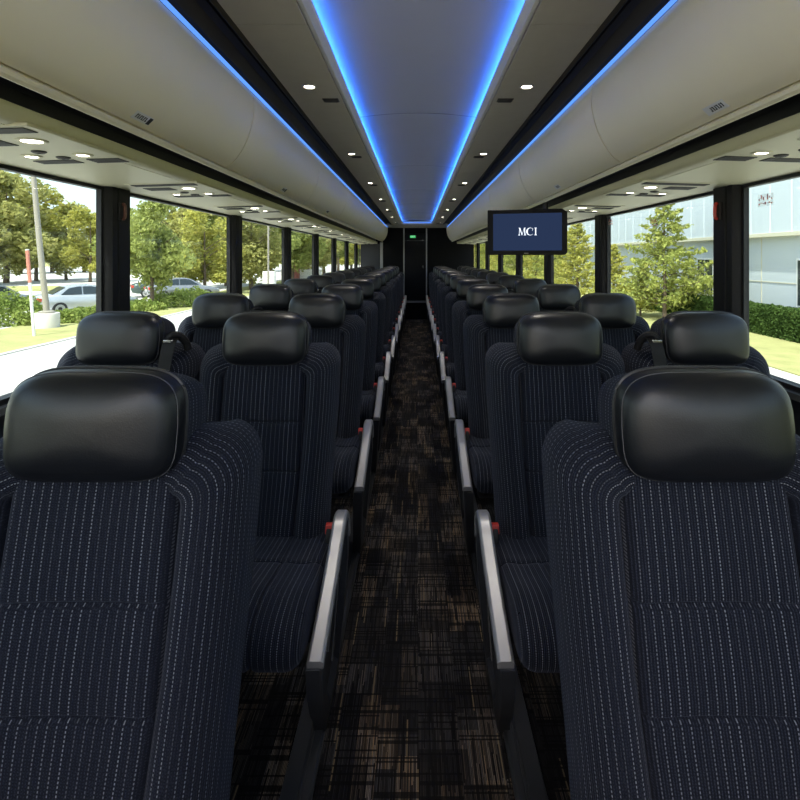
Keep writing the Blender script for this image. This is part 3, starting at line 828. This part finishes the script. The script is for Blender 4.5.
PR = [broadleaf(11, 10, 3.6, 1.3, 7500, .42, M['leaf_olive']), broadleaf(12, 10, 3.3, 1.6, 7000, .40, M['leaf_green']), broadleaf(13, 10, 3.0, 1.3, 7000, .40, M['leaf_yellow'])]
used = [False]*3
def put(kind, px, Y, h, lab, grp, wide=1.0, rz=0):
    o = PR[kind] if not used[kind] else copy_tree(PR[kind]); used[kind] = True
    k = h/10; o.location = (at(px, Y), Y, GZ); o.scale = (k*wide, k*wide, k); o.rotation_euler = (0,0,rz)
    tag(o, lab, 'tree', grp)
GL = 'trees beyond the parking lot on the left'
LT = [(0, 6, 58, 12.6, 1.25, 'tall olive tree filling the left edge of the nearest left window'),
      (2, 36, 63, 11.2, 1.1, 'yellow green tree behind the lamp pole in the left window'),
      (0, 66, 66, 9.6, 1.1, 'olive tree with bare trunk across the lot, above the silver sedan'),
      (2, 90, 60, 8.6, 1.1, 'pale yellow tree just before the first left window pillar'),
      (1, 126, 52, 9.0, 1.1, 'green tree partly hidden by the first left window pillar'),
      (1, 152, 29.7, 6.9, .95, 'nearest green tree with thin trunk in the second left window'),
      (0, 182, 46, 8.6, 1.2, 'olive tree at the middle of the second left window'),
      (2, 204, 40, 6.6, 1.2, 'yellow green tree at the right of the second left window'),
      (1, 226, 52, 9.2, 1.2, 'green tree hidden by the second left pillar'),
      (0, 251, 46, 8.2, 1.25, 'olive tree in the left part of the third left window'),
      (1, 271, 56, 9.5, 1.2, 'dense green tree in the right part of the third left window'),
      (1, 292, 64, 9.6, 1.3, 'dense green tree in the fourth left window'),
      (0, 308, 72, 9.8, 1.3, 'olive tree at the right of the fourth left window'),
      (1, 324, 82, 10.6, 1.35, 'green tree in the fifth left window'),
      (2, 338, 92, 10.8, 1.35, 'yellow green tree in the sixth left window'),
      (1, 351, 104, 11.5, 1.4, 'green tree in the seventh left window'),
      (0, -60, 50, 12, 1.2, 'olive tree just past the left edge of the photo')]
for i, (k, px, Y, h, w_, lab) in enumerate(LT): put(k, px, Y, h, lab, GL, w_, i*1.7)
LT2 = [(20, 92, 13, 'far olive tree behind the lot, left of the lamp pole'), (52, 96, 12, 'far olive tree behind the lot, right of the lamp pole'), (84, 98, 11, 'far olive tree behind the lot near the first left pillar'), (120, 95, 11.5, 'far tree hidden behind the first left pillar'), (160, 90, 10.5, 'far tree behind the nearest green tree'), (190, 92, 11, 'far tree low behind the second left window'),
       (215, 96, 11, 'far tree by the second left pillar'), (244, 100, 11.5, 'far tree behind the third left window, left half'), (266, 105, 12, 'far tree behind the third left window, right half')]
for i, (px, Y, h, lab) in enumerate(LT2): put(i % 3, px, Y, h, lab, GL, 1.5, i*2.3)

CF = [conifer(21, 6.0, 2.35, 5200, .19, M['needle']), conifer(22, 5.4, 2.4, 5200, .19, M['leaf_yellow'])]
CF[0].location = (at(664, 24), 24, GZ); tag(CF[0], 'tall green spruce before the pale building in the second right window', 'tree', 'young trees beside the pale building')
CF[1].location = (at(577, 33.5), 33.5, GZ); tag(CF[1], 'yellow green young tree in the third right window, right of the screen', 'tree', 'young trees beside the pale building')
for i, (q, px, Y, h, lab) in enumerate([(1, 613, 29, 3.9, 'small yellow tree at the left edge of the second right window'), (0, 556, 40, 5.2, 'green young tree beside the right edge of the screen'), (1, 536, 46, 5.2, 'yellow young tree below the screen, right half'),
                                        (0, 517, 54, 5.6, 'green young tree below the middle of the screen'), (1, 503, 62, 6.0, 'yellow young tree below the left half of the screen'), (0, 489, 72, 6.6, 'green tree just left of the screen'), (1, 477, 86, 7.0, 'far yellow tree in the rearmost right windows'), (1, 640, 25.5, 2.6, 'low yellow shrub tree left of the tall spruce'), (0, 690, 25, 2.8, 'low green shrub tree right of the tall spruce')]):
    o = copy_tree(CF[q]); k = h/5.7; o.scale = (k*1.1, k*1.1, k); o.location = (at(px, Y), Y, GZ); o.rotation_euler = (0,0,i*1.3)
    tag(o, lab, 'tree', 'young trees beside the pale building')
for i, (px, Y, h, lab) in enumerate([(545, 70, 11, 'tall green tree behind the young trees, right of the screen'), (520, 84, 12, 'tall green tree far behind the screen'), (500, 98, 12, 'tall tree far behind the rear right windows'), (484, 112, 13, 'tall tree at the far rear right')]):
    put(1, px, Y, h, lab, 'tall trees far behind on the right', 1.3, i)

def bush(name, loc, rx, ry, h, n, size, mat, lab, cat, seed, boxy=False):
    rnd = random.Random(seed); m = MB(); pts = []
    for i in range(n):
        if boxy:
            x, y, z = rnd.uniform(-rx,rx), rnd.uniform(-ry,ry), rnd.uniform(0,h); f = rnd.randrange(3)
            if f == 0: z = h + rnd.uniform(-.05,.04); d = Vector((0,0,1))
            elif f == 1: x = -rx + rnd.uniform(-.04,.06); d = Vector((-1,0,0))
            else: y = -ry + rnd.uniform(-.04,.06) if rnd.random() < .5 else ry; d = Vector((0,-1,0))
            if f == 2 and rnd.random() < .6: x = -rx+rnd.uniform(-.03,.05); y = rnd.uniform(-ry,ry); d = Vector((-1,0,0))
            pts.append((Vector((x,y,z)), d))
        else:
            d = Vector((rnd.gauss(0,1), rnd.gauss(0,1), abs(rnd.gauss(0,1)))).normalized(); r = rnd.uniform(.8,1.05)*(1+.12*sin(d.x*9)+.12*sin(d.y*7+seed))
            pts.append((Vector((d.x*rx*r, d.y*ry*r, d.z*h*r)), d))
    leaves(m, pts, size, rnd); o = m.build(name, mat, smooth=False); o.location = loc
    return tag(o, lab, cat)
hb = MB()
bush('hedge', (13.15, 23, GZ+.03), .45, 10, 1.02, 15000, .12, M['hedge'], 'long clipped green hedge along the pale building on the right', 'hedge', 5, True)
c = MB(); c.box(12.78, 13.5, 13.2, 32.8, GZ, GZ+.95); o = c.build('hedge_core', M['hedge'], bpy.data.objects['hedge'], smooth=False); o.location = (-13.15, -23, -GZ-.03)
for i, (px, y_, rx, ry, h, lab) in enumerate([(6, 22.5, 1.5, 1.3, 1.25, 'round green shrub left of the concrete lamp base'), (32, 22.3, .5, .5, .45, 'small shrub just left of the concrete lamp base'), (66, 23.2, 1.3, .8, .50, 'low green shrub right of the concrete lamp base'), (90, 24.6, 1.2, .9, .50, 'low green shrub before the silver sedan'),
                                              (140, 28.2, 1.1, .8, .55, 'low shrub at the foot of the nearest green tree, left side'), (172, 30.5, 1.5, .9, .75, 'low shrub at the foot of the nearest green tree, right side'), (192, 34, 1.4, 1, .8, 'shrub near the road at the right of the second left window')]):
    bush('shrub', (at(px, y_), y_, GZ+.02), rx, ry, h, 3600 if i == 0 else 1700, .15, M['shrub'], lab, 'shrub', 40+i)

# lamp pole
X0, Y0 = at(46, 21.3), 21.3
t = thing('lamp_pole', 'tall leaning steel lamp pole on a round white concrete base', 'lamp pole', (X0, Y0, GZ))
m = MB(); m.lathe((0,0,0), [(.46,-.1),(.46,.58),(.44,.62),(.2,.62)], 24); m.build('concrete_base', M['conc_base'], t)
m = MB(); m.lathe((0,0,.62), [(.30,0),(.30,.06),(.16,.10)], 16); m.build('base_plate', M['pole'], t)
dx = (at(31, 21.3)-X0)/6.35
m = MB(); m.tube([(0,0,.66),(dx*3,0,3.5),(dx*8.2,0,9.0)], [.115,.105,.085], 12); m.build('pole', M['pole'], t)
m = MB(); m.box(dx*8.2-.15,dx*8.2+.7,-.15,.15,8.9,9.05); m.build('lamp_head', M['pole'], t, bevel=.03)
X0, Y0 = at(33.5, 19.0), 19.0
t = thing('marker_post', 'thin white post with a red reflective top left of the lamp pole', 'post', (X0, Y0, GZ+.02))
dx = (at(26.5, 19)-X0)/3.1
m = MB(); m.tube([(0,0,0),(dx*1.9,0,1.95)], .05, 8); m.build('post', M['sign_white'], t)
m = MB(); m.tube([(dx*1.9,0,1.95),(dx*3.05,0,3.12)], .060, 8); m.build('red_band', M['sign_red'], t)
m = MB(); m.tube([(dx*3.05,0,3.12),(dx*3.1,0,3.16)], .063, 8); m.build('cap', M['sign_white'], t)
for px, Y, hz, lab in ((268, 38, 5.0, 'thin grey street pole in the third left window'), (111*0+269, 44, 1.2, 'small white sign box in the third left window')):
    if hz > 2:
        t = thing('street_pole', lab, 'pole', (at(px,Y), Y, GZ)); m = MB(); m.tube([(0,0,0),(0,0,9)], .07, 8); m.build('pole', M['pole'], t); m = MB(); m.box(-.5,.1,-.1,.1,8.9,9.0); m.build('lamp_head', M['pole'], t)
    else:
        t = thing('utility_box', lab, 'box', (at(px,Y), Y, GZ)); m = MB(); m.box(-.5,.5,-.3,.3,0,1.7); m.build('body', M['sign_white'], t, bevel=.03); m = MB(); m.box(-.42,.42,-.33,-.3,.2,1.5); m.build('front_panel', M['sign_white'], t, bevel=.01)
t = thing('road_sign', 'small red sign on a post beside the nearest green tree', 'sign', (at(165,36), 36, GZ))
m = MB(); m.tube([(0,0,0),(0,0,2.3)], .035, 8); m.build('post', M['pole'], t)
m = MB(); m.rings([[(.33*cos(pi/8+k*pi/4), y_, 2.0+.33*sin(pi/8+k*pi/4)) for k in range(8)] for y_ in (-.05,-.03)]); m.build('sign_plate', M['sign_red'], t)

# parked cars
def car(loc, rz, paint, lab):
    t = thing('car', lab, 'car', loc, rz)     # length along +x, front at +x
    st_ = [(-2.30,.55,.70,.78),(-2.22,.38,.92,.84),(-1.95,.30,1.0,.88),(-1.4,.26,1.02,.90),(-.4,.22,.96,.91),(.6,.22,.94,.91),(1.2,.26,.90,.90),(1.8,.32,.80,.86),(2.2,.38,.68,.78),(2.32,.46,.60,.66)]
    m = MB(); m.rings([[(x,w*.94,z0),(x,w,(z0*.6+z1*.4)),(x,w*.99,z1-.10),(x,w*.90,z1),(x,0,z1+.025),(x,-w*.90,z1),(x,-w*.99,z1-.10),(x,-w,(z0*.6+z1*.4)),(x,-w*.94,z0),(x,0,z0)] for x,z0,z1,w in st_])
    m.build('body', paint, t, angle=50)
    cab = [(-1.70,.98,.98,.80),(-1.05,.98,1.36,.70),(-.55,.98,1.45,.66),(.0,.98,1.45,.66),(.35,.96,1.38,.68),(1.10,.92,.96,.78)]
    m = MB(); m.rings([[(x,.84,z0-.06),(x,w,z1),(x,0,z1+.03),(x,-w,z1),(x,-.84,z0-.06)] for x,z0,z1,w in cab]); m.build('roof', paint, t, angle=50)
    for nm, q in (('rear_window', [(-1.66,.66,1.02),(-1.10,.60,1.345),(-1.10,-.60,1.345),(-1.66,-.66,1.02)]), ('windscreen', [(.42,.60,1.365),(1.02,.70,1.0),(1.02,-.70,1.0),(.42,-.60,1.365)])):
        off = Vector((-.02 if nm == 'rear_window' else .02, 0, .025)); b = [Vector(p)+off for p in q]
        m = MB(); m.add(b+[p-off*1.5 for p in b], [(0,1,2,3),(7,6,5,4),(0,4,5,1),(1,5,6,2),(2,6,7,3),(3,7,4,0)]); m.build(nm, M['dark_glass'], t, smooth=False)
    for sd in (-1, 1):
        m = MB()
        for q in ([(-1.35,.99),(-.98,1.31),(-.60,1.385),(-.42,1.385),(-.42,.99)], [(-.36,.99),(-.36,1.385),(.0,1.385),(.30,1.33),(.85,.99)]):
            def yy(z): return .80 - (z-.99)/.46*.125
            m.rings([[(x, sd*(yy(z)+.035), z) for x, z in q], [(x, sd*(yy(z)-.01), z) for x, z in q]])
        m.build('side_window', M['dark_glass'], t, smooth=False)
        for xw in (-1.38, 1.42):
            m = MB(); m.rings([[(xw+r*cos(2*pi*k/24), sd*y_, .32+r*sin(2*pi*k/24)) for k in range(24)] for r, y_ in ((.30,.70),(.32,.73),(.32,.90),(.30,.925),(.21,.925))]); wh = m.build('wheel', M['tyre'], t)
            m = MB(); m.rings([[(xw+r*cos(2*pi*k/20), sd*y_, .32+r*sin(2*pi*k/20)) for k in range(20)] for r, y_ in ((.21,.90),(.21,.93),(.17,.935),(.05,.92))]); m.build('hubcap', M['rim'], wh)
        m = MB(); m.box(-2.29,-2.10,*sorted((sd*.55, sd*.85)),.70,.88); m.build('tail_lamp', M['tail'], t, bevel=.03)
        m = MB(); m.box(2.08,2.27,*sorted((sd*.48, sd*.76)),.56,.68); m.build('headlamp', M['rim'], t, bevel=.03)
    m = MB(); m.box(-2.325,-2.24,-.26,.26,.60,.72); m.build('number_plate', M['sign_white'], t)
car((at(90, 27.5)-.2, 27.5, GZ+.01), R(47), M['car_silver'], 'silver sedan parked behind the first left pillar, rear window towards the bus')
car((at(166, 38.5), 38.5, GZ+.01), R(30), M['car_dark'], 'dark green car parked left of the nearest tree trunk')
car((at(186, 37.0), 36.4, GZ+.01), R(38), M['car_grey'], 'silver grey car parked right of the nearest tree trunk')
car((at(-14, 27), 27, GZ+.01), R(80), M['car_grey'], 'grey car mostly hidden by the round shrub at the left edge')
m = MB(); m.box(-.9,.9,-.3,.3,0,2.4); o = m.build('brick_pillar', M['brick'], bevel=.02); o.location = (at(292,66), 66, GZ); tag(o, 'reddish pillar beyond the trees in the fourth left window', 'pillar')
m = MB(); m.box(-2.6,2.6,-.1,.1,.0,1.3)
o = m.build('white_fence', M['sign_white'], bevel=.01); o.location = (at(300,66), 66.5, GZ); tag(o, 'low white fence in the fourth left window', 'fence')

# pale building on the right
t = thing('building', 'pale metal clad building behind the trees on the right', 'building', (14.4, 0, GZ))
m = MB(); m.box(0, 12, 4, 58, -.2, 3.72); m.build('wall', M['panel_low'], t, smooth=False)
m = MB()
for q in range(45):
    a = 4 + q*1.2; m.prism([(-.30,a),(-.33,a+.05),(-.33,a+1.10),(-.30,a+1.15),(-.30,a+1.2),(12,a+1.2),(12,a)], 'z', 3.86, 8.5)
m.build('upper_cladding', M['panel'], t, smooth=False)
m = MB(); m.box(-.38, 12, 4, 58, 3.70, 3.86); m.build('band', M['band'], t, bevel=.01)
m = MB(); m.box(-.02, .02, 4, 58, 1.86, 1.90)
for q in range(8): m.box(-.02,.02,9+q*6.4,9.04+q*6.4,0,3.7)
m.build('joint_line', M['band'], t, smooth=False)
for y_ in (19.0, 26.0, 33.0, 40.0):
    m = MB(); m.box(-.06,.02,y_-.75,y_+.75,1.0,2.85); f = m.build('window', M['win_white'], t, bevel=.01)
    m = MB(); m.box(-.075,-.062,y_-.66,y_-.03,1.08,2.77); m.box(-.075,-.062,y_+.03,y_+.66,1.08,2.77); m.build('pane', M['dark_glass'], f, smooth=False)

# ------------------------------------------------------------------ light
w = bpy.data.worlds.new('sky'); SC.world = w; w.use_nodes = True; nt = w.node_tree; nt.nodes.clear()
sky = nt.nodes.new('ShaderNodeTexSky'); sky.sky_type = 'NISHITA'; sky.sun_disc = False
sky.sun_elevation = R(48); sky.sun_rotation = R(195); sky.air_density = 1.2; sky.dust_density = 2.5; sky.ozone_density = 1
tc = nt.nodes.new('ShaderNodeTexCoord'); ns = nt.nodes.new('ShaderNodeTexNoise'); ns.inputs['Scale'].default_value = 3.2; ns.inputs['Detail'].default_value = 6
mp = nt.nodes.new('ShaderNodeMapping'); mp.inputs['Scale'].default_value = (1,1,2.6)
nt.links.new(tc.outputs['Generated'], mp.inputs[0]); nt.links.new(mp.outputs[0], ns.inputs['Vector'])
rp = nt.nodes.new('ShaderNodeValToRGB'); rp.color_ramp.elements[0].position = .40; rp.color_ramp.elements[1].position = .66
rp.color_ramp.elements[0].color = (0,0,0,1); rp.color_ramp.elements[1].color = (.85,.85,.85,1)
nt.links.new(ns.outputs[0], rp.inputs[0])
mx = nt.nodes.new('ShaderNodeMix'); mx.data_type = 'RGBA'
nt.links.new(rp.outputs[0], mx.inputs[0]); nt.links.new(sky.outputs[0], mx.inputs[6]); mx.inputs[7].default_value = (3.0,3.25,3.6,1)
bg = nt.nodes.new('ShaderNodeBackground'); bg.inputs[1].default_value = SKY = .30
ou = nt.nodes.new('ShaderNodeOutputWorld'); nt.links.new(mx.outputs[2], bg.inputs[0]); nt.links.new(bg.outputs[0], ou.inputs[0])
sl = bpy.data.lights.new('sun', 'SUN'); sl.energy = 5.4; sl.angle = R(1.0); sl.color = (1,.95,.86)
so = bpy.data.objects.new('sun', sl); COL.objects.link(so)
dirv = Vector((-.24, -.38, .90)); so.rotation_euler = dirv.to_track_quat('Z', 'Y').to_euler()

# ------------------------------------------------------------------ colour management
vs = SC.view_settings; vs.view_transform = 'Standard'; vs.look = 'None'; vs.gamma = 1; vs.use_curve_mapping = False
vs.exposure = 0.85
SC.cycles.sample_clamp_indirect = 4
SC.cycles.use_denoising = True
SC.cycles.max_bounces = 10; SC.cycles.diffuse_bounces = 5; SC.cycles.transparent_max_bounces = 12
